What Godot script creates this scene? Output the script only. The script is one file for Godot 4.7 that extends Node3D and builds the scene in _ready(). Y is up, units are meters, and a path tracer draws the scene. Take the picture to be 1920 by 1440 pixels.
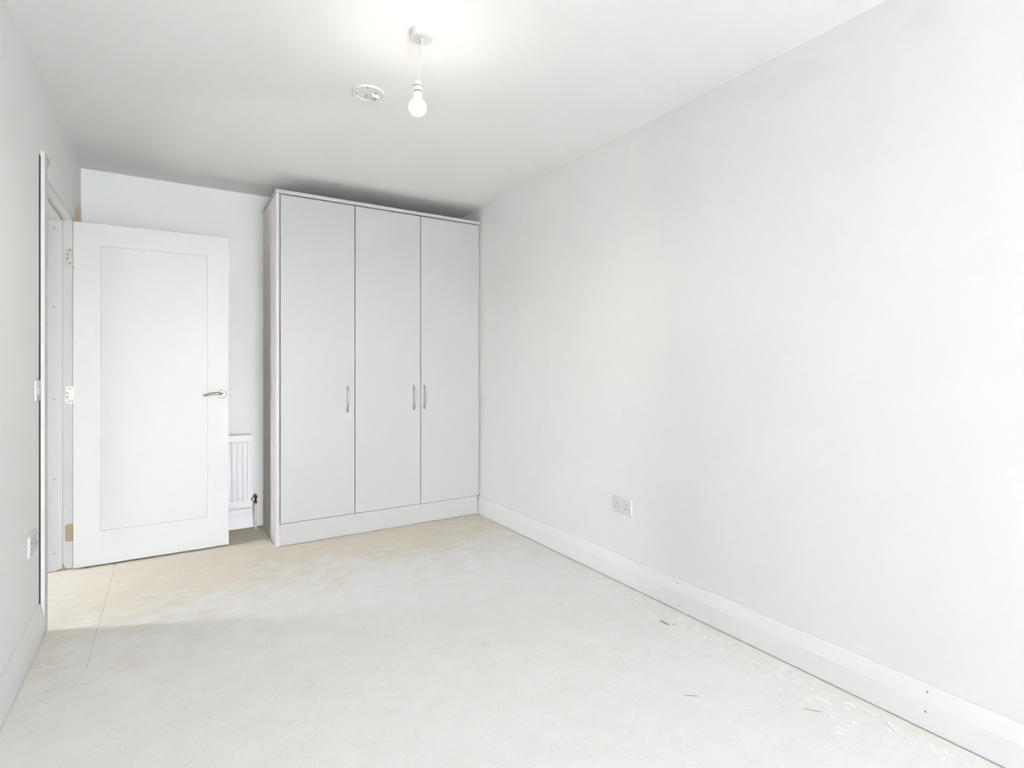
extends Node3D
# An empty, freshly painted bedroom: fitted wardrobe, open panelled door, bare bulb, dusty boarded floor.
# Axes: x to the right along the back wall, y up, z towards the camera. Back wall z = 0, left wall x = 0, right wall x = W.

const W := 2.5283
const H := 2.4
const ZEND := 11.5            # inner face of the unseen window wall, set far back to even the light
const ZF := 0.5724           # wardrobe front
const ZJ := 0.33             # hinge jamb face
const ZN := 1.188            # latch jamb face
const HEAD := 1.997          # underside of the door head

var M := {}
var used := {}

# ---------------------------------------------------------------- helpers
func numbered(n: String) -> String:
	if not used.has(n):
		used[n] = 0
		return n
	used[n] += 1
	return "%s_%03d" % [n, used[n]]

func tag(o: Node3D, label: String, category: String, group := "", kind := "") -> Node3D:
	if label != "": o.set_meta("label", label)
	if category != "": o.set_meta("category", category)
	if group != "": o.set_meta("group", group)
	if kind != "": o.set_meta("kind", kind)
	return o

func thing(called: String, at: Vector3, label: String, category: String, group := "", kind := "") -> Node3D:
	var o := Node3D.new()
	o.name = numbered(called)
	add_child(o, true)
	o.position = at
	return tag(o, label, category, group, kind)

func start() -> SurfaceTool:
	var st := SurfaceTool.new()
	st.begin(Mesh.PRIMITIVE_TRIANGLES)
	return st

func obj(called: String, st: SurfaceTool, m: Material, parent: Node3D = null) -> MeshInstance3D:
	var o := MeshInstance3D.new()
	o.mesh = st.commit()
	o.material_override = m
	o.cast_shadow = GeometryInstance3D.SHADOW_CASTING_SETTING_ON
	if parent == null:
		o.name = numbered(called)
		add_child(o, true)
	else:
		o.name = called
		parent.add_child(o, true)
	return o

# one triangle, wound clockwise as seen from the side n points to
func tri(st: SurfaceTool, a: Vector3, b: Vector3, c: Vector3, n: Vector3, na = null, nb = null, nc = null) -> void:
	var f := (b - a).cross(c - a)
	if f.length() < 1e-14: return
	var pts := [[a, na], [b, nb], [c, nc]]
	if f.dot(n) > 0: pts = [[a, na], [c, nc], [b, nb]]
	var flat := f.normalized() * (1.0 if f.dot(n) > 0 else -1.0)
	for p in pts:
		st.set_normal(flat if p[1] == null else p[1])
		st.set_uv(Vector2(p[0].x + p[0].z * 0.001, p[0].z + p[0].y * 0.001))
		st.add_vertex(p[0])

func quad(st: SurfaceTool, a: Vector3, b: Vector3, c: Vector3, d: Vector3, n: Vector3) -> void:
	tri(st, a, b, c, n)
	tri(st, a, c, d, n)

# box from lo to hi with chamfered edges
func box(st: SurfaceTool, lo: Vector3, hi: Vector3, ch := 0.0) -> SurfaceTool:
	var mid := (lo + hi) / 2
	var h := (hi - lo) / 2
	ch = min(ch, min(h.x, min(h.y, h.z)) * 0.9)
	var ax := [Vector3.RIGHT, Vector3.UP, Vector3.BACK]
	for i in 3:
		var j := (i + 1) % 3
		var k := (i + 2) % 3
		for s in [-1.0, 1.0]:
			var o: Vector3 = mid + ax[i] * s * h[i]
			var u: Vector3 = ax[j] * (h[j] - ch)
			var v: Vector3 = ax[k] * (h[k] - ch)
			quad(st, o - u - v, o + u - v, o + u + v, o - u + v, ax[i] * s)
	if ch <= 0: return st
	for i in 3:            # edges along axis i
		var j := (i + 1) % 3
		var k := (i + 2) % 3
		for s in [-1.0, 1.0]:
			for t in [-1.0, 1.0]:
				var a: Vector3 = mid + ax[j] * s * h[j] + ax[k] * t * (h[k] - ch)
				var b: Vector3 = mid + ax[j] * s * (h[j] - ch) + ax[k] * t * h[k]
				var l: Vector3 = ax[i] * (h[i] - ch)
				quad(st, a - l, b - l, b + l, a + l, ax[j] * s + ax[k] * t)
	for sx in [-1.0, 1.0]:
		for sy in [-1.0, 1.0]:
			for sz in [-1.0, 1.0]:
				var q := Vector3(sx * h.x, sy * h.y, sz * h.z)
				var e := Vector3(sx, sy, sz) * ch
				tri(st, mid + q - Vector3(0, e.y, e.z), mid + q - Vector3(e.x, 0, e.z), mid + q - Vector3(e.x, e.y, 0), e)
	return st

# polygon pushed along an axis; points are (z, y) for "x", (x, z) for "y", (x, y) for "z"
func prism(st: SurfaceTool, poly: PackedVector2Array, axis: String, from: float, to: float) -> SurfaceTool:
	var at := func(p: Vector2, w: float) -> Vector3:
		if axis == "x": return Vector3(w, p.y, p.x)
		if axis == "y": return Vector3(p.x, w, p.y)
		return Vector3(p.x, p.y, w)
	var area := 0.0
	for i in poly.size():
		area += poly[i].cross(poly[(i + 1) % poly.size()])
	var cap: Vector3 = at.call(Vector2.ZERO, 1.0) - at.call(Vector2.ZERO, 0.0)
	var ids := Geometry2D.triangulate_polygon(poly)
	for i in range(0, ids.size(), 3):
		for e in [[from, -signf(to - from)], [to, signf(to - from)]]:
			tri(st, at.call(poly[ids[i]], e[0]), at.call(poly[ids[i + 1]], e[0]), at.call(poly[ids[i + 2]], e[0]), cap * e[1])
	for i in poly.size():
		var a := poly[i]
		var b := poly[(i + 1) % poly.size()]
		var d := b - a
		var n2 := Vector2(d.y, -d.x) * signf(area)
		var n: Vector3 = at.call(n2, 0.0)
		quad(st, at.call(a, from), at.call(b, from), at.call(b, to), at.call(a, to), n)
	return st

# profile of (radius, height) turned round the axis dir through c
func lathe(st: SurfaceTool, profile: Array, c: Vector3, dir := Vector3.UP, n := 40, smooth := false, squash := Vector2.ONE) -> SurfaceTool:
	var side := Vector3.RIGHT if absf(dir.x) < 0.9 else Vector3.UP
	side = (side - dir * side.dot(dir)).normalized()
	var other := dir.cross(side).normalized()
	var seg := []
	for i in profile.size() - 1:
		var d: Vector2 = profile[i + 1] - profile[i]
		seg.append(Vector2(d.y, -d.x).normalized())
	# outward when the profile runs upward
	for i in profile.size() - 1:
		var p0: Vector2 = profile[i]
		var p1: Vector2 = profile[i + 1]
		var n0: Vector2 = seg[i]
		var n1: Vector2 = seg[i]
		if smooth:
			if i > 0: n0 = (seg[i] + seg[i - 1]).normalized()
			if i < seg.size() - 1: n1 = (seg[i] + seg[i + 1]).normalized()
		for k in n:
			var a0 := TAU * k / n
			var a1 := TAU * (k + 1) / n
			var r0 := side * cos(a0) * squash.x + other * sin(a0) * squash.y
			var r1 := side * cos(a1) * squash.x + other * sin(a1) * squash.y
			var am := (r0 + r1) / 2
			var out: Vector3 = am * seg[i].x + dir * seg[i].y
			var v00 := c + r0 * p0.x + dir * p0.y
			var v01 := c + r1 * p0.x + dir * p0.y
			var v10 := c + r0 * p1.x + dir * p1.y
			var v11 := c + r1 * p1.x + dir * p1.y
			var q00: Vector3 = r0 * n0.x + dir * n0.y
			var q01: Vector3 = r1 * n0.x + dir * n0.y
			var q10: Vector3 = r0 * n1.x + dir * n1.y
			var q11: Vector3 = r1 * n1.x + dir * n1.y
			tri(st, v00, v01, v11, out, q00, q01, q11)
			tri(st, v00, v11, v10, out, q00, q11, q10)
	return st

# round or oval tube along points; up is the direction that the second radius takes
func tube(st: SurfaceTool, pts: Array, r1: Array, r2: Array, up := Vector3.UP, n := 14) -> SurfaceTool:
	var rings := []
	var norms := []
	for i in pts.size():
		var t: Vector3 = (pts[min(i + 1, pts.size() - 1)] - pts[max(i - 1, 0)]).normalized()
		var u: Vector3 = (up - t * up.dot(t)).normalized()
		var s := t.cross(u).normalized()
		var ring := []
		var nr := []
		for k in n:
			var a := TAU * k / n
			ring.append(pts[i] + s * cos(a) * r1[i] + u * sin(a) * r2[i])
			nr.append((s * cos(a) * r2[i] + u * sin(a) * r1[i]).normalized())
		rings.append(ring)
		norms.append(nr)
	for i in pts.size() - 1:
		for k in n:
			var l := (k + 1) % n
			var out: Vector3 = norms[i][k] + norms[i][l]
			tri(st, rings[i][k], rings[i][l], rings[i + 1][l], out, norms[i][k], norms[i][l], norms[i + 1][l])
			tri(st, rings[i][k], rings[i + 1][l], rings[i + 1][k], out, norms[i][k], norms[i + 1][l], norms[i + 1][k])
	for e in [[0, 1], [pts.size() - 1, pts.size() - 2]]:
		var out: Vector3 = pts[e[0]] - pts[e[1]]
		for k in n:
			tri(st, pts[e[0]], rings[e[0]][k], rings[e[0]][(k + 1) % n], out)
	return st

func same(v: float, n: int) -> Array:
	var a := []
	for i in n: a.append(v)
	return a

func mat(c: Color, rough := 0.6, metal := 0.0) -> StandardMaterial3D:
	var m := StandardMaterial3D.new()
	m.albedo_color = c
	m.roughness = rough
	m.metallic = metal
	m.metallic_specular = 0.4
	return m

func noise(seed_: int, freq: float, oct := 4) -> FastNoiseLite:
	var n := FastNoiseLite.new()
	n.seed = seed_
	n.frequency = freq
	n.fractal_octaves = oct
	n.noise_type = FastNoiseLite.TYPE_SIMPLEX_SMOOTH
	return n

func grid(n: FastNoiseLite, w: int, h: int, w2: int, h2: int) -> PackedByteArray:
	var im := n.get_image(w, h, false, false, true)
	im.convert(Image.FORMAT_L8)
	if w != w2 or h != h2: im.resize(w2, h2, Image.INTERPOLATE_CUBIC)
	return im.get_data()

# ---------------------------------------------------------------- textures
const FX := 2.56       # metres the floor picture spans, from x = 0 and z = 0
const FZ := 5.12
func floor_texture() -> ImageTexture:
	var w := 1024
	var h := 2048
	var big := grid(noise(11, 0.011, 4), w / 2, h / 2, w, h)      # breaks up the border of tan and pale
	var mid := grid(noise(12, 0.035, 4), w / 2, h / 2, w, h)
	var fine := grid(noise(13, 0.22, 3), w, h, w, h)
	var streak := grid(noise(14, 0.09, 4), 128, h, w, h)          # grain running across the room
	var b := PackedByteArray()
	b.resize(w * h * 3)
	# linear blend of tan board and pale dust, warm and cool light painted in, both as sRGB bytes
	for y in h:
		var z := y * FZ / h
		for x in w:
			var i := y * w + x
			var px := x * FX / w
			var nb := big[i] / 255.0 - 0.5
			var nm := mid[i] / 255.0 - 0.5
			var nf := fine[i] / 255.0 - 0.5
			var ns := streak[i] / 255.0 - 0.5
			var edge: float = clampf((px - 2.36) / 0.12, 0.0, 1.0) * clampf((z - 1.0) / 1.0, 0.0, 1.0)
			# tan towards the doorway and wardrobe front paints in the warmer light there
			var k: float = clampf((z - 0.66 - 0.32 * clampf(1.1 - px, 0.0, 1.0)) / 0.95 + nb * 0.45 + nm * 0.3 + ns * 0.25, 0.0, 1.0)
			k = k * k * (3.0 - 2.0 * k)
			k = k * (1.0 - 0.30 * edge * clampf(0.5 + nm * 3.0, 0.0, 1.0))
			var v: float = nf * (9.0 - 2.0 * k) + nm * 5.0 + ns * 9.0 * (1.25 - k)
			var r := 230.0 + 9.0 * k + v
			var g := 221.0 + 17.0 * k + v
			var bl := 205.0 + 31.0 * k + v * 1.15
			b[i * 3] = clampi(int(r), 0, 255)
			b[i * 3 + 1] = clampi(int(g), 0, 255)
			b[i * 3 + 2] = clampi(int(bl), 0, 255)
	var rng := RandomNumberGenerator.new()
	rng.seed = 77
	# scuffs, pencil-thin scratches and trodden-in fibres
	for s in 5200:
		var x := rng.randf() * w
		var y := rng.randf() * h
		var a := rng.randf() * TAU
		if rng.randf() < 0.5: a = rng.randfn(0.1, 0.35)
		var n := int(rng.randf_range(2, 9))
		var depth := rng.randf_range(5, 20)
		if rng.randf() < 0.05: n *= 3
		var bend := rng.randfn(0, 0.06)
		var light := rng.randf() < 0.25
		for q in n:
			x += cos(a); y += sin(a); a += bend
			spot(b, w, h, int(x), int(y), (8.0 if light else -depth), 0.9)
	# plaster crumbs and paint drips along the right wall
	for s in 420:
		var z := rng.randf_range(1.6, 4.6)
		var x := 2.5 - absf(rng.randfn(0, 0.07)) - 0.03
		var r := rng.randf_range(0.5, 2.6)
		for dy in range(-4, 5):
			for dx in range(-3, 4):
				if Vector2(dx, dy * 0.7).length() <= r * (0.8 + 0.4 * rng.randf()):
					spot(b, w, h, int(x / FX * w) + dx, int(z / FZ * h) + dy, 11.0, 1.0)
	# a few nail heads and dark dents
	for s in 90:
		var x := int(rng.randf() * w)
		var y := int(rng.randf() * h)
		for d in [Vector2i(0, 0), Vector2i(1, 0), Vector2i(0, 1)]:
			spot(b, w, h, x + d.x, y + d.y, -26.0, 0.95)
	var im := Image.create_from_data(w, h, false, Image.FORMAT_RGB8, b)
	return ImageTexture.create_from_image(im)

func spot(b: PackedByteArray, w: int, h: int, x: int, y: int, add: float, warm: float) -> void:
	if x < 0 or y < 0 or x >= w or y >= h: return
	var i := (y * w + x) * 3
	b[i] = clampi(int(b[i] + add * warm), 0, 250)
	b[i + 1] = clampi(int(b[i + 1] + add), 0, 250)
	b[i + 2] = clampi(int(b[i + 2] + add * 1.1), 0, 250)

# white paint with roller lay and brushed cutting-in just under the ceiling (v = 0 at the ceiling)
func wall_texture(seed_: int, smears: float) -> ImageTexture:
	var w := 1024
	var h := 512
	var lay := grid(noise(seed_, 0.02, 3), w, 64, w, h)
	var smear := grid(noise(seed_ + 1, 0.03, 5), w, h, w, h)
	var patch := grid(noise(seed_ + 2, 0.006, 2), w, h, w, h)
	var b := PackedByteArray()
	b.resize(w * h * 3)
	for y in h:
		var d := y * H / h
		var band: float = clampf(1.0 - absf(d - 0.13) / 0.16, 0.0, 1.0)
		for x in w:
			var i := y * w + x
			var p: float = clampf((patch[i] / 255.0 - 0.42) * 5.0, 0.0, 1.0)
			var s: float = clampf((smear[i] / 255.0 - 0.52) * 5.0, 0.0, 1.0)
			var v: float = 236.0 + (lay[i] / 255.0 - 0.5) * 0.8 - smears * band * p * s * 3.5
			b[i * 3] = int(v)
			b[i * 3 + 1] = int(v)
			b[i * 3 + 2] = int(v - 0.5)
	return ImageTexture.create_from_image(Image.create_from_data(w, h, false, Image.FORMAT_RGB8, b))

# ---------------------------------------------------------------- scene
func _ready() -> void:
	# camera: level, turned 32.3 degrees to the right, lens dropped a little
	var cam := Camera3D.new()
	cam.name = "camera"
	var f := 1008.687
	var near := 0.05
	cam.set_frustum(near * 1440.0 / f, Vector2(0, -(720.0 - 686.256) / f * near), near, 60.0)
	cam.keep_aspect = Camera3D.KEEP_HEIGHT
	cam.position = Vector3(0.4796, 1.1621, 4.2867)
	cam.rotation = Vector3(0, -deg_to_rad(32.3213), 0)
	add_child(cam)
	cam.current = true

	# bright overcast daylight, entering by the tall window behind the camera
	var sky_mat := ProceduralSkyMaterial.new()
	sky_mat.sky_top_color = Color(0.93, 0.955, 1.0)
	sky_mat.sky_horizon_color = Color(0.985, 0.99, 1.0)
	sky_mat.ground_horizon_color = Color(0.80, 0.80, 0.78)
	sky_mat.ground_bottom_color = Color(0.72, 0.71, 0.69)
	sky_mat.sun_angle_max = 1.0
	var sky := Sky.new()
	sky.sky_material = sky_mat
	var env := Environment.new()
	env.background_mode = Environment.BG_SKY
	env.sky = sky
	env.background_energy_multiplier = 44.0
	env.tonemap_mode = Environment.TONE_MAPPER_LINEAR
	env.tonemap_exposure = 1.38
	env.sdfgi_enabled = true
	env.ssao_enabled = true
	env.ssil_enabled = true
	var we := WorldEnvironment.new()
	we.name = "world"
	we.environment = env
	add_child(we)

	var added_sun := DirectionalLight3D.new()  # added directional light; its unseen floor patch bounces light to the ceiling
	added_sun.name = "added_sun"
	added_sun.rotation = Vector3(-deg_to_rad(21.5), 0, 0)
	added_sun.light_color = Color(0.95, 0.975, 1.0)
	added_sun.light_energy = 14.0
	added_sun.light_angular_distance = 2.0
	added_sun.shadow_enabled = true
	add_child(added_sun)

	make_materials()
	room()
	doorway()
	door_leaf()
	wardrobe()
	radiator()
	pendant()
	smoke_base()
	wall_plates()
	debris()

func make_materials() -> void:
	M.ceiling = mat(Color(0.98, 0.98, 0.976), 0.9)
	M.paint = mat(Color(0.962, 0.962, 0.96), 0.85)
	M.back = mat(Color(0.968, 0.97, 0.975), 0.85)
	M.trim = mat(Color(0.938, 0.938, 0.936), 0.45)
	M.gloss = mat(Color(0.843, 0.843, 0.841), 0.42)
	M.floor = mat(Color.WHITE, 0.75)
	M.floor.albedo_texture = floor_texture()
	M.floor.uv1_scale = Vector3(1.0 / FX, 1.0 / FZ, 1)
	M.right = mat(Color.WHITE, 0.85)
	M.right.albedo_texture = wall_texture(31, 1.0)
	M.sub = mat(Color(0.45, 0.42, 0.38), 0.9)
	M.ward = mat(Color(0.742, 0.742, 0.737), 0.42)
	M.ward_side_lit = mat(Color(0.905, 0.885, 0.86), 0.42)  # wardrobe colour made lighter and warmer, painting in the light on its side
	M.edge = mat(Color(0.805, 0.80, 0.815), 0.45)
	M.carcass = mat(Color(0.42, 0.41, 0.40), 0.7)  # darkened inside so the gaps round the doors look shaded
	M.nickel = mat(Color(0.66, 0.655, 0.63), 0.36, 0.85)
	M.chrome = mat(Color(0.80, 0.79, 0.78), 0.2, 1.0)
	M.brass = mat(Color(0.40, 0.34, 0.28), 0.3, 0.9)
	M.steel = mat(Color(0.72, 0.71, 0.69), 0.35, 0.8)
	M.dull = mat(Color(0.80, 0.78, 0.74), 0.5, 0.3)
	M.plastic = mat(Color(0.855, 0.845, 0.848), 0.35)
	M.plastic_grey = mat(Color(0.85, 0.85, 0.845), 0.35)
	M.dark = mat(Color(0.12, 0.12, 0.12), 0.6)
	M.hole = mat(Color(0.45, 0.44, 0.42), 0.7)
	M.plaster = mat(Color(0.46, 0.46, 0.47), 0.95)  # dark grey that paints the shade of the architrave gap
	M.raw = mat(Color(0.77, 0.70, 0.57), 0.9)
	M.raw.albedo_texture = raw_texture()
	M.raw.uv1_triplanar = true
	M.raw.uv1_scale = Vector3(12, 12, 12)
	M.tan = mat(Color(0.86, 0.79, 0.69), 0.9)
	M.rad = mat(Color(0.93, 0.935, 0.94), 0.4)
	M.shaving = mat(Color(0.90, 0.86, 0.76), 0.8)
	M.twig = mat(Color(0.66, 0.60, 0.54), 0.85)
	M.crumb = mat(Color(0.96, 0.96, 0.95), 0.9)
	M.cream = mat(Color(0.86, 0.82, 0.75), 0.5)
	M.neck = mat(Color(0.55, 0.50, 0.43), 0.6)  # darkened to paint the shadowed gaps of the lamp holder
	M.alarm = mat(Color(0.965, 0.965, 0.955), 0.5)
	M.handle = mat(Color(0.50, 0.475, 0.45), 0.30, 0.9)
	M.glass = mat(Color(1, 1, 1, 0.06), 0.0)
	M.glass.transparency = BaseMaterial3D.TRANSPARENCY_ALPHA
	M.bulb = mat(Color(1, 1, 1), 0.3)
	M.bulb.emission_enabled = true
	M.bulb.emission = Color(1.0, 0.985, 0.95)
	M.bulb.emission_energy_multiplier = 2.2
	M.ground = mat(Color(0.72, 0.72, 0.70), 0.9)

func raw_texture() -> ImageTexture:
	var g := grid(noise(51, 0.15, 3), 64, 64, 64, 64)
	var b := PackedByteArray()
	b.resize(64 * 64 * 3)
	for i in 64 * 64:
		var v := 225 + int((g[i] / 255.0 - 0.5) * 50)
		for k in 3: b[i * 3 + k] = clampi(v, 0, 255)
	return ImageTexture.create_from_image(Image.create_from_data(64, 64, false, Image.FORMAT_RGB8, b))

# ---------------------------------------------------------------- the room
func room() -> void:
	var XL := -1.35      # far side of the landing beyond the door
	# floor: a subfloor slab and the boards laid on it, one open joint near the door
	var fl := obj("floor", box(start(), Vector3(XL - 0.1, -0.25, -0.15), Vector3(W + 0.15, -0.019, ZEND + 0.15)), M.sub)
	tag(fl, "dusty pale boarded floor, painted tan for the warm light by the wardrobe and whitish nearer", "floor", "", "structure")
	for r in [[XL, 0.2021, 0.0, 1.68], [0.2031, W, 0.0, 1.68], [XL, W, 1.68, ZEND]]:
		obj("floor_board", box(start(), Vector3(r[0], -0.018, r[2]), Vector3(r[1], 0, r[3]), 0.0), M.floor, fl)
	tag(obj("ceiling", box(start(), Vector3(XL - 0.1, H, -0.15), Vector3(W + 0.15, H + 0.2, ZEND + 0.15)), M.ceiling), "flat white painted ceiling with one bare pendant bulb", "ceiling", "", "structure")

	tag(obj("wall_back", box(start(), Vector3(XL - 0.1, 0, -0.15), Vector3(W + 0.15, H, 0)), M.back), "cool white back wall behind the open door and the wardrobe", "wall", "", "structure")

	# right wall, textured: u along z, v down from the ceiling
	var st := box(start(), Vector3(W + 0.001, 0, 0), Vector3(W + 0.15, H, ZEND))
	for p in [[0, 0, 0], [0, 1, 0], [0, 1, 1], [0, 0, 0], [0, 1, 1], [0, 0, 1]]:
		st.set_normal(Vector3(-1, 0, 0))
		st.set_uv(Vector2(p[2] * 1.0, 1.0 - p[1]))
		st.add_vertex(Vector3(W, p[1] * H, p[2] * ZEND))
	tag(obj("wall_right", st, M.right), "long blank white right wall with brush smears under the ceiling", "wall", "", "structure")

	# left wall with the door opening
	st = start()
	box(st, Vector3(-0.12, 0, 0), Vector3(0, H, ZJ - 0.022))
	box(st, Vector3(-0.12, 0, ZN + 0.022), Vector3(0, H, ZEND))
	box(st, Vector3(-0.12, HEAD + 0.022, ZJ - 0.022), Vector3(0, H, ZN + 0.022))
	var wl := obj("wall_left", st, M.paint)
	tag(wl, "white left wall holding the doorway, switch and socket", "wall", "", "structure")
	# the strip over the latch side where paint never covered the board
	st = prism(start(), PackedVector2Array([Vector2(1.135, 2.117), Vector2(1.01, 2.117), Vector2(1.098, 2.035), Vector2(1.118, 2.014), Vector2(1.135, 2.014)]), "x", -0.001, 0.0012)
	obj("bare_patch", st, M.tan, wl).set_meta("label", "small unpainted tan patch above the doorway corner")

	st = box(start(), Vector3(-0.001, 0.002, 1.200), Vector3(0.0006, 2.07, 1.2605))  # dark strip on the wall, painted shade for the architrave gap
	obj("gap_shade", st, M.plaster, wl).set_meta("label", "grey strip painting the shade in the gap behind the loose architrave")
	# landing behind the door, with an unseen window added to throw light indoors
	st = start()
	var la := 0.40
	var lb := 0.70
	var lc := 0.35
	var ld := 1.75
	box(st, Vector3(XL - 0.1, 0, 0), Vector3(XL, H, la))
	box(st, Vector3(XL - 0.1, 0, lb), Vector3(XL, H, ZEND))
	box(st, Vector3(XL - 0.1, 0, la), Vector3(XL, lc, lb))
	box(st, Vector3(XL - 0.1, ld, la), Vector3(XL, H, lb))
	tag(obj("wall_landing", st, M.paint), "white wall of the landing beyond the doorway, open for the added window", "wall", "", "structure")
	var wl2 := thing("window_2", Vector3(XL - 0.05, 0, 0), "unseen white framed landing window, added to send light through the doorway", "window", "", "structure")
	st = start()
	for e in [[la, lc, la + 0.05, ld], [lb - 0.05, lc, lb, ld], [la + 0.05, lc, lb - 0.05, lc + 0.05], [la + 0.05, ld - 0.05, lb - 0.05, ld]]:
		box(st, Vector3(-0.03, e[1], e[0]), Vector3(0.03, e[3], e[2]), 0.004)
	obj("window_frame", st, M.gloss, wl2)
	obj("pane", box(start(), Vector3(-0.002, lc + 0.05, la + 0.05), Vector3(0.002, ld - 0.05, lb - 0.05)), M.glass, wl2)

	# window wall behind the camera
	var x0 := 0.14
	var x1 := 2.39
	var y0 := 0.12
	var y1 := 2.22
	st = start()
	box(st, Vector3(XL - 0.1, 0, ZEND), Vector3(x0, H, ZEND + 0.15))
	box(st, Vector3(x1, 0, ZEND), Vector3(W + 0.15, H, ZEND + 0.15))
	box(st, Vector3(x0, 0, ZEND), Vector3(x1, y0, ZEND + 0.15))
	box(st, Vector3(x0, y1, ZEND), Vector3(x1, H, ZEND + 0.15))
	tag(obj("wall_front", st, M.paint), "white window wall facing the wardrobe", "wall", "", "structure")
	var wi := thing("window_1", Vector3(0, 0, 0), "wide white framed window opposite the wardrobe", "window", "", "structure")
	st = start()
	var za := ZEND + 0.06
	var zb := ZEND + 0.12
	for e in [[x0, y0, x0 + 0.05, y1], [x1 - 0.05, y0, x1, y1], [x0 + 0.05, y0, x1 - 0.05, y0 + 0.05], [x0 + 0.05, y1 - 0.05, x1 - 0.05, y1]]:
		box(st, Vector3(e[0], e[1], za), Vector3(e[2], e[3], zb), 0.004)
	obj("window_frame", st, M.gloss, wi)
	var xm := (x0 + x1) / 2
	obj("mullion", box(start(), Vector3(xm - 0.03, y0 + 0.05, za), Vector3(xm + 0.03, y1 - 0.05, zb), 0.004), M.gloss, wi)
	for e in [[x0 + 0.05, xm - 0.03], [xm + 0.03, x1 - 0.05]]:
		obj("pane", box(start(), Vector3(e[0], y0 + 0.05, ZEND + 0.088), Vector3(e[1], y1 - 0.05, ZEND + 0.092)), M.glass, wi)
	tag(obj("ground_outside", box(start(), Vector3(-14, -0.5, ZEND + 0.16), Vector3(16, -0.3, ZEND + 25)), M.ground), "pale paved ground outside the window", "ground", "", "structure")

	# chamfered skirting boards, lifted a few millimetres off the boards
	var y := 0.004
	var prof := func(s: float, base: float) -> PackedVector2Array:
		return PackedVector2Array([Vector2(base, y), Vector2(base + s * 0.018, y), Vector2(base + s * 0.018, 0.088), Vector2(base + s * 0.0165, 0.094), Vector2(base + s * 0.009, 0.138), Vector2(base + s * 0.006, 0.143), Vector2(base, 0.143)])
	var br := obj("baseboard_right", prism(start(), prof.call(-1.0, W), "z", ZF - 0.003, ZEND), M.trim)
	tag(br, "white chamfered skirting board along the long right wall", "skirting board", "", "structure")
	for h in [[0.1217, 3.545, 0.0102], [0.0607, 3.542, 0.018], [0.1277, 2.543, 0.0102], [0.0273, 2.553, 0.018]]:
		obj("nail_hole", lathe(start(), [Vector2(0.0028, 0), Vector2(0.0022, 0.0008), Vector2(0, 0.0008)], Vector3(W - h[2] - 0.0015, h[0], h[1]), Vector3.LEFT, 10), M.hole, br)
	tag(obj("baseboard_left", prism(start(), prof.call(1.0, 0.0), "z", 1.2625, ZEND), M.trim), "white chamfered skirting board on the left wall under the socket", "skirting board", "", "structure")
	st = start()
	prism_x_skirting(st, 0.0, 1.042, y)
	tag(obj("baseboard_back", st, M.back), "white skirting board under the radiator on the back wall", "skirting board", "", "structure")

func prism_x_skirting(st: SurfaceTool, xa: float, xb: float, y: float) -> void:
	prism(st, PackedVector2Array([Vector2(0, y), Vector2(0.018, y), Vector2(0.018, 0.088), Vector2(0.0165, 0.094), Vector2(0.009, 0.138), Vector2(0.006, 0.143), Vector2(0, 0.143)]), "x", xa, xb)

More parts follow.
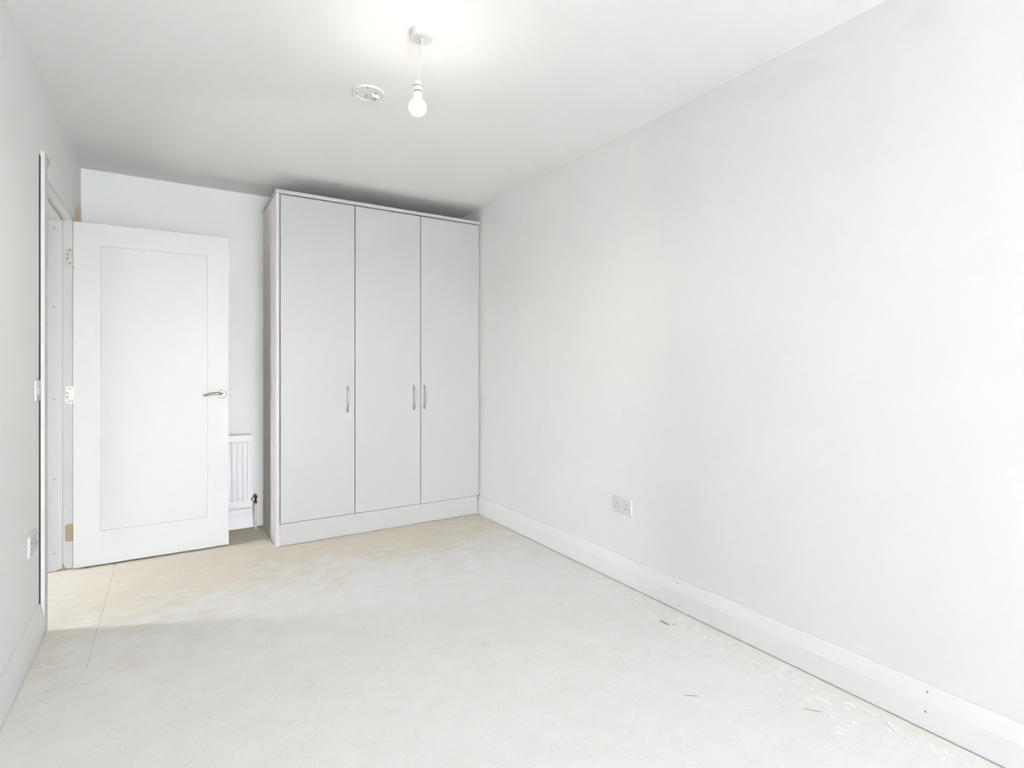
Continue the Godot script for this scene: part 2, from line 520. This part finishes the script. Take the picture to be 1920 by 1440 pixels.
# ---------------------------------------------------------------- door lining and architraves
func doorway() -> void:
	var t := thing("trim_1", Vector3(0, 0, (ZJ + ZN) / 2), "white door lining round the open doorway, hinge side showing screw holes", "door frame", "", "structure")
	var o := -t.position
	var D := 0.126
	var add := func(called: String, lo: Vector3, hi: Vector3, m: Material, parent: Node3D, ch := 0.0015) -> MeshInstance3D:
		return obj(called, box(start(), lo + o, hi + o, ch), m, parent)
	var jamb: MeshInstance3D = add.call("jamb", Vector3(-D, 0.003, ZJ - 0.022), Vector3(0.001, HEAD + 0.022, ZJ), M.gloss, t)
	add.call("jamb", Vector3(-D, 0.003, ZN), Vector3(0.001, HEAD + 0.022, ZN + 0.022), M.gloss, t)
	add.call("head", Vector3(-D, HEAD, ZJ), Vector3(0.001, HEAD + 0.022, ZN), M.gloss, t)
	var stop: MeshInstance3D = add.call("door_stop", Vector3(-D, 0.003, ZJ), Vector3(-0.0445, HEAD, ZJ + 0.012), M.gloss, t)
	add.call("door_stop", Vector3(-D, 0.003, ZN - 0.012), Vector3(-0.0445, HEAD, ZN), M.gloss, t)
	add.call("door_stop", Vector3(-D, HEAD - 0.012, ZJ + 0.012), Vector3(-0.0445, HEAD, ZN - 0.012), M.gloss, t)
	for y in [1.9385, 1.4949, 0.9757, 0.5228, 0.104]:
		var faint: bool = y == 1.4949 or y == 0.104
		var s := lathe(start(), [Vector2(0.0046 if not faint else 0.0035, 0), Vector2(0.0036, 0.0008), Vector2(0, 0.0004)], Vector3(-0.0805, y, ZJ + 0.0119) + o, Vector3.BACK, 14)
		obj("screw_hole", s, M.hole if faint else M.twig, stop)
	# scuffed bare wood at the foot of the stop
	obj("bare_wood", prism(start(), PackedVector2Array([Vector2(-0.072, 0.0032), Vector2(-0.047, 0.0032), Vector2(-0.047, 0.019), Vector2(-0.052, 0.013), Vector2(-0.066, 0.011)]), "z", ZJ + 0.0118 + o.z, ZJ + 0.0126 + o.z), M.raw, stop)
	obj("bare_wood", prism(start(), PackedVector2Array([Vector2(-0.0445, 0.0032), Vector2(-0.02, 0.0032), Vector2(-0.034, 0.012), Vector2(-0.041, 0.034), Vector2(-0.0445, 0.036)]), "z", ZJ - 0.0002 + o.z, ZJ + 0.0006 + o.z), M.raw, jamb)
	# hinges: leaf on the rebate, knuckle at the room edge
	for h in [[1.8381, 1.7378, M.dull], [1.0450, 0.9460, M.steel]]:
		var leaf_shape := rounded_leaf(-0.0335, 0.0, h[1], h[0], ZJ + o.z - 0.0005, ZJ + o.z + 0.0016)
		var hinge := obj("hinge", leaf_shape, h[2], t)
		var kn := start()
		for k in 5:
			var ya: float = lerpf(h[1], h[0], k / 5.0) + 0.0008
			var yb: float = lerpf(h[1], h[0], (k + 1) / 5.0) - 0.0008
			lathe(kn, [Vector2(0, ya), Vector2(0.0052, ya), Vector2(0.0052, yb), Vector2(0, yb)], Vector3(0.0035, 0, ZJ + 0.004 + o.z), Vector3.UP, 14)
		obj("knuckle", kn, h[2], hinge)
		for k in 4:
			var yy: float = lerpf(h[1], h[0], [0.14, 0.38, 0.62, 0.86][k])
			obj("screw", lathe(start(), [Vector2(0.0042, 0), Vector2(0.0034, 0.0009), Vector2(0.0012, 0.0005), Vector2(0, 0.0005)], Vector3([-0.012, -0.024, -0.024, -0.012][k], yy, ZJ + 0.0015 + o.z), Vector3.BACK, 12), M.hole, hinge)
	var rec := obj("hinge_recess", rounded_leaf(-0.0335, 0.001, 0.158, 0.256, ZJ + o.z - 0.0005, ZJ + o.z + 0.0006), M.raw, t)
	rec.set_meta("label", "bare wood recess where the lowest hinge is missing")

	# architrave legs; the head piece has been left off
	var a := thing("trim_2", Vector3(0.011, 0, 1.23), "white upright architrave beside the light switch, standing off the wall", "architrave", "", "structure")
	obj("moulding", prism(start(), PackedVector2Array([Vector2(-0.033, 0.002), Vector2(0.032, 0.002), Vector2(0.032, 2.085), Vector2(-0.033, 2.02)]), "x", -0.0052, 0.0078), M.gloss, a)
	obj("gap_shade_back", box(start(), Vector3(-0.0062, 0.003, -0.0325), Vector3(-0.0051, 2.015, 0.0312)), M.plaster, a).set_meta("label", "back of the architrave, darkened for the shade in the gap")  # dark backing, the other side of the painted gap shade
	var b := thing("trim_3", Vector3(0.009, 0, 0.17), "short visible top of architrave behind the open door's top edge, raw on one side", "architrave", "", "structure")
	obj("moulding", prism(start(), PackedVector2Array([Vector2(-0.035, 0.002), Vector2(0.033, 0.002), Vector2(0.033, 2.098), Vector2(0.020, 2.118), Vector2(-0.035, 2.118)]), "x", -0.0085, 0.009), M.trim, b)
	obj("raw_edge", prism(start(), PackedVector2Array([Vector2(0.033, 1.85), Vector2(0.0345, 1.85), Vector2(0.0345, 2.098), Vector2(0.021, 2.1195), Vector2(0.019, 2.1185), Vector2(0.033, 2.097)]), "x", -0.0085, 0.009), M.raw, b).set_meta("label", "unpainted tan sawn edge")

func rounded_leaf(xa: float, xb: float, ya: float, yb: float, za: float, zb: float) -> SurfaceTool:
	var r := 0.009
	var p := PackedVector2Array([Vector2(xb, ya)])
	p.append(Vector2(xb, yb))
	for k in 5: p.append(Vector2(xa + r - r * sin(k * PI / 8), yb - r + r * cos(k * PI / 8)))
	for k in 5: p.append(Vector2(xa + r - r * cos(k * PI / 8), ya + r - r * sin(k * PI / 8)))
	return prism(start(), p, "z", za, zb)

# ---------------------------------------------------------------- door leaf, standing open
func door_leaf() -> void:
	var z1 := 0.3747
	var z0 := z1 - 0.040
	var d := thing("door_1", Vector3(0.008, 0, z0), "white single panel door standing open in front of the back wall", "door", "", "structure")
	var o := -d.position
	var xa := 0.0075
	var xb := 0.7915
	var ya := 0.0115
	var yb := 1.9856
	var xi := 0.1324
	var xj := 0.6715
	var yi := 0.205
	var yj := 1.859
	var st := start()
	# frame: stiles and rails as one painted face, thin bead step round the panel
	box(st, Vector3(xa, ya, z0) + o, Vector3(xi, yb, z1) + o, 0.0012)
	box(st, Vector3(xj, ya, z0) + o, Vector3(xb, yb, z1) + o, 0.0012)
	box(st, Vector3(xi - 0.002, ya, z0) + o, Vector3(xj + 0.002, yi, z1) + o, 0.0)
	box(st, Vector3(xi - 0.002, yj, z0) + o, Vector3(xj + 0.002, yb, z1) + o, 0.0)
	obj("leaf_frame", st, M.gloss, d)
	obj("panel", box(start(), Vector3(xi, yi, z0 + 0.011) + o, Vector3(xj, yj, z1 - 0.011) + o), M.gloss, d)
	# lever handle on a round rose
	var c := Vector3(0.7516, 0.9795, z1) + o
	var rose := lathe(start(), [Vector2(0.0255, -0.0004), Vector2(0.0255, 0.005), Vector2(0.023, 0.0085), Vector2(0.012, 0.0095), Vector2(0, 0.0095)], c, Vector3.BACK, 36)
	var hd := obj("handle_rose", rose, M.handle, d)
	hd.set_meta("label", "polished round handle rose")
	lathe(start(), [Vector2(0.0, 0.0), Vector2(0, 0)], c)
	var neck := start()
	lathe(neck, [Vector2(0.0095, 0.008), Vector2(0.0085, 0.02), Vector2(0.0085, 0.05), Vector2(0.007, 0.054), Vector2(0, 0.054)], c, Vector3.BACK, 24)
	obj("lever_neck", neck, M.handle, hd)
	var pts := []
	var ra := []
	var rb := []
	for k in 15:
		var t := k / 14.0
		pts.append(c + Vector3(0.004 - 0.108 * t, 0.004 + 0.007 * sin(t * PI * 1.15) - 0.004 * t, 0.047 + 0.004 * sin(t * PI)))
		ra.append(lerpf(0.0075, 0.0050, t) * (1.0 if k < 14 else 0.5))
		rb.append(lerpf(0.0085, 0.0068, t) * (1.0 if k < 14 else 0.5))
	obj("lever", tube(start(), pts, ra, rb), M.handle, hd)
	# latch tongue and its plate in the free edge
	var e := Vector3(xb, 0.972, (z0 + z1) / 2) + o
	obj("latch_plate", box(start(), e + Vector3(-0.0005, -0.028, -0.011), e + Vector3(0.0012, 0.028, 0.011), 0.0004), M.steel, d)
	obj("latch_bolt", box(start(), e + Vector3(0.0, -0.0055, -0.006), e + Vector3(0.011, 0.0055, 0.0075), 0.002), M.brass, d)

# ---------------------------------------------------------------- fitted wardrobe
func wardrobe() -> void:
	var xl := 1.0435
	var w := thing("wardrobe", Vector3((xl + W) / 2, 0, ZF / 2), "tall pale grey three-door fitted wardrobe in the corner", "wardrobe")
	var o := -w.position
	var add := func(called: String, lo: Vector3, hi: Vector3, m: Material, ch := 0.001) -> MeshInstance3D:
		return obj(called, box(start(), lo + o, hi + o, ch), m, w)
	var top := 2.2715
	var side: MeshInstance3D = add.call("side_panel", Vector3(xl, 0.001, 0.001), Vector3(1.0645, top, ZF - 0.0012), M.ward_side_lit)
	obj("edge_strip", box(start(), Vector3(xl, 0.001, ZF - 0.0012) + o, Vector3(1.0645, top, ZF) + o, 0.0004), M.edge, side)
	add.call("side_panel", Vector3(2.516, 0.145, 0.001), Vector3(W - 0.001, top, ZF - 0.006), M.ward)
	add.call("top_panel", Vector3(xl - 0.003, top + 0.0008, 0.001), Vector3(W - 0.001, 2.2965, ZF + 0.0035), M.ward, 0.0015)
	add.call("plinth", Vector3(1.0645, 0.003, ZF - 0.021), Vector3(W - 0.0185, 0.1435, ZF - 0.0032), M.ward)
	add.call("bottom_shelf", Vector3(1.0645, 0.15, 0.012), Vector3(2.516, 0.168, ZF - 0.05), M.carcass, 0.0)
	add.call("back_panel", Vector3(1.0645, 0.15, 0.002), Vector3(2.516, top, 0.010), M.carcass, 0.0)
	for x in [1.5485, 2.0325]:
		add.call("divider", Vector3(x - 0.009, 0.168, 0.012), Vector3(x + 0.009, top - 0.001, ZF - 0.06), M.carcass, 0.0)
	var spans := [[1.0695, 1.5462, 1.4976], [1.5508, 2.0301, 1.9793], [2.0341, 2.5133, 2.0627]]
	for s in spans:
		var door: MeshInstance3D = add.call("door", Vector3(s[0], 0.1465, ZF - 0.019), Vector3(s[1], 2.2662, ZF), M.ward, 0.0012)
		var pts := []
		var n := 19
		for k in n:
			var t := k / float(n - 1)
			var a := t * PI
			pts.append(Vector3(s[2], 0.9335 + (0.5 - t) * 0.176, ZF - 0.001 + 0.026 * pow(sin(a), 0.62)) + o)
		obj("handle", tube(start(), pts, same(0.0058, n), same(0.0026, n), Vector3.BACK, 12), M.nickel, door).set_meta("label", "bowed satin metal handle")

# ---------------------------------------------------------------- radiator behind the door
func radiator() -> void:
	var xa := 0.352
	var xb := 0.9535
	var ya := 0.187
	var yb := 0.676
	var z0 := 0.034
	var z1 := 0.096
	var r := thing("radiator", Vector3((xa + xb) / 2, 0, 0.06), "white ribbed panel radiator half hidden behind the open door", "radiator")
	var o := -r.position
	# pressed front panel
	var st := start()
	var rows := [[ya, 0.0], [ya + 0.026, 0.0], [ya + 0.036, 1.0], [yb - 0.052, 1.0], [yb - 0.042, 0.0], [yb, 0.0]]
	var pitch := 0.0334
	var n := int((xb - xa - 0.02) / pitch)
	var xs := []
	var dz := []
	xs.append(xa); dz.append(0.0)
	for k in n:
		var c := xb - 0.022 - (n - 1 - k) * pitch - pitch / 2 + 0.004
		for q in [[-0.0135, 0.0], [-0.0085, -0.0075], [0.0085, -0.0075], [0.0135, 0.0]]:
			xs.append(c + q[0]); dz.append(q[1])
	xs.append(xb); dz.append(0.0)
	for i in rows.size() - 1:
		for k in xs.size() - 1:
			var p := func(ri: int, ki: int) -> Vector3: return Vector3(xs[ki], rows[ri][0], z1 + dz[ki] * rows[ri][1]) + o
			quad(st, p.call(i, k), p.call(i, k + 1), p.call(i + 1, k + 1), p.call(i + 1, k), Vector3.BACK)
	# rolled top and bottom edges
	box(st, Vector3(xa, ya, z1 - 0.012) + o, Vector3(xb, ya + 0.006, z1 - 0.0003) + o)
	box(st, Vector3(xa, yb - 0.006, z1 - 0.012) + o, Vector3(xb, yb, z1 - 0.0003) + o)
	obj("front_panel", st, M.rad, r)
	obj("rear_panel", box(start(), Vector3(xa, ya, z0) + o, Vector3(xb, yb - 0.003, z0 + 0.012) + o, 0.003), M.rad, r)
	for x in [xa - 0.001, xb - 0.0015]:
		obj("side_cover", box(start(), Vector3(x, ya + 0.045, z0 + 0.004) + o, Vector3(x + 0.0025, yb + 0.002, z1 - 0.003) + o, 0.0008), M.rad, r)
	st = start()
	for k in 4:
		var z := lerpf(z0 + 0.030, z1 - 0.009, k / 3.0)
		box(st, Vector3(xa, yb - 0.004, z - 0.0018) + o, Vector3(xb, yb + 0.002, z + 0.0018) + o)
	for k in 14:
		var x := lerpf(xa + 0.004, xb - 0.006, k / 13.0)
		box(st, Vector3(x - 0.002, yb - 0.003, z0 + 0.022) + o, Vector3(x + 0.002, yb + 0.0012, z1 - 0.006) + o)
	obj("top_grille", st, M.rad, r)
	# lockshield valve on the bottom corner and the pipe rising from the floor
	var c := Vector3(0.9835, 0.2135, 0.06) + o
	st = start()
	lathe(st, [Vector2(0.0055, -0.030), Vector2(0.0055, 0.0)], c, Vector3.RIGHT, 18)
	lathe(st, [Vector2(0, -0.029), Vector2(0.0105, -0.029), Vector2(0.0105, -0.018), Vector2(0, -0.018)], c, Vector3.RIGHT, 6)
	lathe(st, [Vector2(0, -0.030), Vector2(0.0105, -0.030), Vector2(0.011, -0.018), Vector2(0.0075, -0.013), Vector2(0.0085, 0.008), Vector2(0.0115, 0.014), Vector2(0.0115, 0.021), Vector2(0.0075, 0.0245), Vector2(0, 0.0255)], c + Vector3(0.003, 0, 0), Vector3.UP, 18)
	lathe(st, [Vector2(0.004, 0.0), Vector2(0.004, 0.034), Vector2(0, 0.034)], c + Vector3(0.003, 0, 0), Vector3.UP, 10)
	obj("valve", st, M.brass, r).set_meta("label", "dull metal radiator valve")
	obj("valve_nut", lathe(start(), [Vector2(0, -0.0165), Vector2(0.0075, -0.0165), Vector2(0.0075, -0.006), Vector2(0, -0.006)], c, Vector3.RIGHT, 6), M.chrome, r)
	var pts := []
	for k in 12:
		var t := k / 11.0
		pts.append(Vector3(c.x + 0.002 + 0.0035 * sin(t * PI) * -1.0 + 0.004 * t * t, lerpf(0.186, -0.008, t), c.z))
	obj("pipe", tube(start(), pts, same(0.0072, 12), same(0.0072, 12), Vector3.BACK, 18), M.plastic, r)
	obj("pipe_collar", lathe(start(), [Vector2(0, 0.0005), Vector2(0.0155, 0.0005), Vector2(0.0135, 0.005), Vector2(0, 0.005)], Vector3(pts[11].x, 0, pts[11].z), Vector3.UP, 20), M.plastic_grey, r)

# ---------------------------------------------------------------- pendant lamp
func pendant() -> void:
	var c := Vector3(1.2638, H, 2.4197)
	var p := thing("pendant_light", c, "bare lit globe bulb hanging on a short white flex", "pendant light")
	obj("ceiling_rose", lathe(start(), [Vector2(0, -0.0255), Vector2(0.036, -0.0255), Vector2(0.0405, -0.0235), Vector2(0.0425, -0.018), Vector2(0.0445, 0.0)], Vector3.ZERO, Vector3.UP, 56), M.plastic_grey, p)
	obj("cord_grip", lathe(start(), [Vector2(0, -0.031), Vector2(0.0055, -0.031), Vector2(0.0075, -0.0255), Vector2(0.0075, -0.025)], Vector3.ZERO, Vector3.UP, 20), M.plastic, p)
	var e := Vector3(1.2478, 0, 2.4197) - Vector3(c.x, 0, c.z)      # where the holder hangs
	var pts := []
	for k in 17:
		var t := k / 16.0
		var x := e.x * (t * t * (3 - 2 * t)) + 0.0012 * sin(t * 9.0)
		pts.append(Vector3(x, lerpf(-0.028, -0.192, t), 0.0))
	obj("flex", tube(start(), pts, same(0.0032, 17), same(0.0032, 17), Vector3.BACK, 12), M.plastic, p)
	var h := e + Vector3(0, -0.19, 0)
	# lamp holder: domed cap, ribbed barrel, skirt ring with dark gaps between
	obj("lamp_holder", lathe(start(), [Vector2(0.0, -0.0125), Vector2(0.0165, -0.0125), Vector2(0.0170, -0.0065), Vector2(0.0150, 0.0005), Vector2(0.0095, 0.0065), Vector2(0.0055, 0.0095), Vector2(0, 0.0095)], h, Vector3.UP, 36), M.plastic, p)
	obj("holder_neck", lathe(start(), [Vector2(0.0132, -0.038), Vector2(0.0132, -0.012)], h, Vector3.UP, 30), M.neck, p)
	obj("holder_ring", lathe(start(), [Vector2(0, -0.0305), Vector2(0.0172, -0.0305), Vector2(0.0176, -0.0255), Vector2(0.0170, -0.0175), Vector2(0, -0.0175)], h, Vector3.UP, 36), M.plastic, p)
	obj("bulb_base", lathe(start(), [Vector2(0.0134, -0.0625), Vector2(0.0150, -0.052), Vector2(0.0158, -0.0385), Vector2(0.0146, -0.0365), Vector2(0, -0.0365)], h, Vector3.UP, 36), M.cream, p)
	# globe with a short neck
	var r := 0.0325
	var gy := -0.0915
	var prof := []
	for k in 27:
		var a := lerpf(-PI / 2, PI / 2 - 0.42, k / 26.0)
		prof.append(Vector2(maxf(r * cos(a), 0.0), gy + r * sin(a)))
	obj("bulb", lathe(start(), prof, h, Vector3.UP, 48, true), M.bulb, p)
	var l := OmniLight3D.new()
	l.name = "bulb_light"
	l.position = h + Vector3(0, gy, 0)
	l.light_color = Color(1.0, 0.96, 0.90)
	l.light_energy = 0.038
	l.light_size = 0.03
	l.omni_range = 12.0
	l.omni_attenuation = 2.0
	l.shadow_enabled = true
	p.add_child(l, true)
	# the opaque collar of the lamp throws most of its light downward
	var d := SpotLight3D.new()
	d.name = "bulb_downlight"
	d.position = h + Vector3(0, gy, 0)
	d.rotation = Vector3(-PI / 2, 0, 0)
	d.spot_angle = 88.0
	d.spot_angle_attenuation = 0.5
	d.light_color = l.light_color
	d.light_energy = 0.16
	d.light_size = 0.03
	d.spot_range = 12.0
	d.spot_attenuation = 2.0
	d.shadow_enabled = true
	p.add_child(d, true)

# ---------------------------------------------------------------- smoke alarm base left on the ceiling
func smoke_base() -> void:
	var c := Vector3(1.2328, H, 1.8795)
	var s := thing("smoke_alarm_base", c, "round white smoke alarm base plate on the ceiling, alarm removed", "smoke alarm")
	obj("base_plate", lathe(start(), [Vector2(0, -0.004), Vector2(0.0610, -0.004), Vector2(0.0630, -0.0065), Vector2(0.0675, -0.0065), Vector2(0.0710, -0.003), Vector2(0.0715, 0.0)], Vector3.ZERO, Vector3.UP, 64), M.alarm, s)
	var st := start()
	box(st, Vector3(0.012, -0.017, -0.012), Vector3(0.046, -0.0035, 0.014), 0.003)
	obj("terminal_block", st, M.alarm, s)
	obj("terminal_slot", box(start(), Vector3(0.015, -0.0178, -0.006), Vector3(0.040, -0.0165, -0.001), 0.0005), M.hole, s)
	for b in [[-0.004, -0.036, 0.004, 0.004], [0.030, 0.024, 0.030, 0.030]]:
		obj("clip", box(start(), Vector3(b[0] - 0.002, -0.012, min(b[1], b[3])), Vector3(b[0] + 0.003, -0.0035, max(b[1], b[3]) + 0.002), 0.001), M.plastic_grey, s)
	for q in [[-0.0185, 0.049], [-0.0485, -0.022], [0.0265, 0.016], [0.043, -0.040]]:
		obj("screw", lathe(start(), [Vector2(0, -0.0058), Vector2(0.0030, -0.0055), Vector2(0.0038, -0.0035)], Vector3(q[0], 0, q[1]), Vector3.UP, 14), M.hole, s)
	var k := tag(obj("ceiling_speck", lathe(start(), [Vector2(0, -0.0016), Vector2(0.0028, -0.0012), Vector2(0.0034, 0.0)], Vector3(2.1293, H, 1.8063), Vector3.UP, 10), mat(Color(0.62, 0.66, 0.82), 0.7)), "tiny bluish speck stuck on the white ceiling above the right wall", "speck")
	k.set_meta("group", "")
	k.remove_meta("group")

# ---------------------------------------------------------------- switch and sockets
func wall_plates() -> void:
	# right wall: twin socket with outboard switches
	var s := thing("double_socket", Vector3(W, 0.4125, 2.1635), "white twin power socket low on the blank right wall", "socket", "twin power sockets")
	twin_socket(s, -1.0)
	var q := thing("double_socket", Vector3(0, 0.447, 1.421), "white twin power socket low on the left wall beside the doorway", "socket", "twin power sockets")
	twin_socket(q, 1.0)
	var l := thing("light_switch", Vector3(0, 1.0595, 1.3225), "white light switch plate on the left wall touching the architrave", "light switch")
	obj("switch_plate", box(start(), Vector3(0, -0.043, -0.043), Vector3(0.009, 0.043, 0.043), 0.0025), M.plastic, l)
	obj("rocker", prism(start(), PackedVector2Array([Vector2(-0.010, -0.017), Vector2(0.010, -0.017), Vector2(0.010, 0.017), Vector2(-0.010, 0.017)]), "x", 0.0085, 0.0118), M.plastic, l)
	for z in [-0.03, 0.03]:
		obj("screw_cap", lathe(start(), [Vector2(0.004, 0.0088), Vector2(0.0035, 0.0095), Vector2(0, 0.0095)], Vector3(0, 0, z), Vector3.RIGHT, 12), M.plastic_grey, l)

func twin_socket(s: Node3D, side: float) -> void:
	var bx := func(called: String, y0: float, z0: float, y1: float, z1: float, x0: float, x1: float, m: Material, ch: float) -> void:
		obj(called, box(start(), Vector3(min(side * x0, side * x1), y0, z0), Vector3(max(side * x0, side * x1), y1, z1), ch), m, s)
	bx.call("socket_plate", -0.0425, -0.0735, 0.0425, 0.0735, 0.0, 0.010, M.plastic, 0.003)
	for g in [-1.0, 1.0]:
		var c: float = g * 0.036
		bx.call("pin_hole", 0.006, c - 0.0022, 0.0145, c + 0.0022, 0.0096, 0.0104, M.hole, 0.0)
		for h in [-0.011, 0.011]:
			bx.call("pin_hole", -0.0135, c + h - 0.0035, -0.0085, c + h + 0.0035, 0.0096, 0.0104, M.hole, 0.0)
		var zc: float = g * 0.0605
		bx.call("rocker", 0.002, zc - 0.0055, 0.018, zc + 0.0055, 0.0095, 0.0125, M.plastic, 0.001)
		bx.call("switch_mark", 0.0125, zc - 0.003, 0.0148, zc + 0.003, 0.0124, 0.0127, M.hole, 0.0)
	for z in [-0.0085, 0.0085]:
		obj("screw_cap", lathe(start(), [Vector2(0.0038, 0.0098), Vector2(0.0034, 0.0105), Vector2(0, 0.0105)], Vector3(0, 0.0, z), Vector3(side, 0, 0), 12), M.plastic_grey, s)

# ---------------------------------------------------------------- scraps on the floor
# a curled strip lying on the floor, its middle at `at`, turned by `turn`
func strip(length: float, width: float, lift: float, curl: float, thick: float) -> SurfaceTool:
	var st := start()
	var n := 9
	var pl := []
	for k in n:
		var t := k / float(n - 1) - 0.5
		var wd: float = width * (1.0 - 0.6 * absf(t) * 2 * absf(t) * 2)
		var mid := Vector3(t * length, thick / 2 + lift * (t + 0.5) * (t + 0.5) + 0.0002, curl * (t * t - 0.08))
		pl.append([mid, wd])
	for k in n - 1:
		var a: Vector3 = pl[k][0]
		var b: Vector3 = pl[k + 1][0]
		var wa := Vector3(0, 0, pl[k][1] / 2)
		var wb := Vector3(0, 0, pl[k + 1][1] / 2)
		var u := Vector3(0, thick / 2, 0)
		quad(st, a - wa + u, b - wb + u, b + wb + u, a + wa + u, Vector3.UP)
		quad(st, a - wa - u, b - wb - u, b + wb - u, a + wa - u, Vector3.DOWN)
		quad(st, a + wa - u, b + wb - u, b + wb + u, a + wa + u, Vector3.BACK)
		quad(st, a - wa - u, b - wb - u, b - wb + u, a - wa + u, Vector3.FORWARD)
		if k == 0: quad(st, a - wa - u, a + wa - u, a + wa + u, a - wa + u, Vector3.LEFT)
		if k == n - 2: quad(st, b - wb - u, b + wb - u, b + wb + u, b - wb + u, Vector3.RIGHT)
	return st

func debris() -> void:
	var list := [
		["wood_splinter", Vector3(0.187, 0, 0.372), -1.25, 0.050, 0.007, 0.004, 0.004, 0.0025, M.shaving, "pale wood splinter poking out under the door, nearer the hinges", "splinter"],
		["wood_splinter", Vector3(0.3925, 0, 0.378), -1.6, 0.028, 0.006, 0.003, 0.002, 0.0025, M.shaving, "short pale splinter under the middle of the open door", "splinter"],
		["wood_shaving", Vector3(2.362, 0, 2.603), -1.74, 0.060, 0.008, 0.006, 0.010, 0.002, M.twig, "dark curled wood shaving near the skirting below the twin socket", "shaving"],
		["wood_shaving", Vector3(2.384, 0, 2.635), -1.6, 0.028, 0.010, 0.008, 0.004, 0.002, M.shaving, "light wood chip lying against the dark curled shaving", "shaving"],
		["twig", Vector3(2.304, 0, 3.296), -0.99, 0.055, 0.0020, 0.003, 0.004, 0.0018, M.twig, "thin brown twig with a knotted end near the right skirting", "twig"],
		["paper_strip", Vector3(0.060, 0, 1.560), -1.36, 0.045, 0.006, 0.010, 0.004, 0.0012, M.crumb, "white paper curl standing by the left skirting", "scrap"],
		["plaster_crumb", Vector3(0.113, 0, 1.857), -1.19, 0.032, 0.005, 0.002, 0.002, 0.003, M.crumb, "white plaster sliver on the floor near the left skirting", "scrap"],
		["wood_splinter", Vector3(0.381, 0, 1.030), -0.48, 0.075, 0.005, 0.001, 0.003, 0.0018, M.shaving, "long pale splinter lying on tan boards before the door", "splinter"],
		["fibre", Vector3(2.025, 0, 3.023), -0.69, 0.050, 0.0022, 0.001, 0.006, 0.0012, M.twig, "thin dark fibre lying flat on the whitish floor", "fibre"],
		["plaster_crumb", Vector3(2.457, 0, 3.391), -1.71, 0.060, 0.016, 0.0, 0.008, 0.002, M.crumb, "long white plaster flake by the right skirting, farther of two before the nail holes", "scrap"],
		["plaster_crumb", Vector3(2.441, 0, 3.475), -2.23, 0.050, 0.013, 0.0, 0.006, 0.002, M.crumb, "long white plaster flake by the right skirting, nearer the camera of two", "scrap"],
		["plaster_crumb", Vector3(2.262, 0, 3.40), -1.2, 0.018, 0.009, 0.0, 0.0, 0.003, M.crumb, "small white crumb on the floor left of the thin twig", "scrap"],
	]
	for d in list:
		var o := obj(d[0], strip(d[3], d[4], d[5], d[6], d[7]), d[8])
		o.position = d[1]
		o.rotation.y = d[2]
		tag(o, d[9], d[10], {"splinter": "pale wood splinters on the floor", "shaving": "wood shavings on the floor", "scrap": "white scraps on the floor"}.get(d[10], ""))
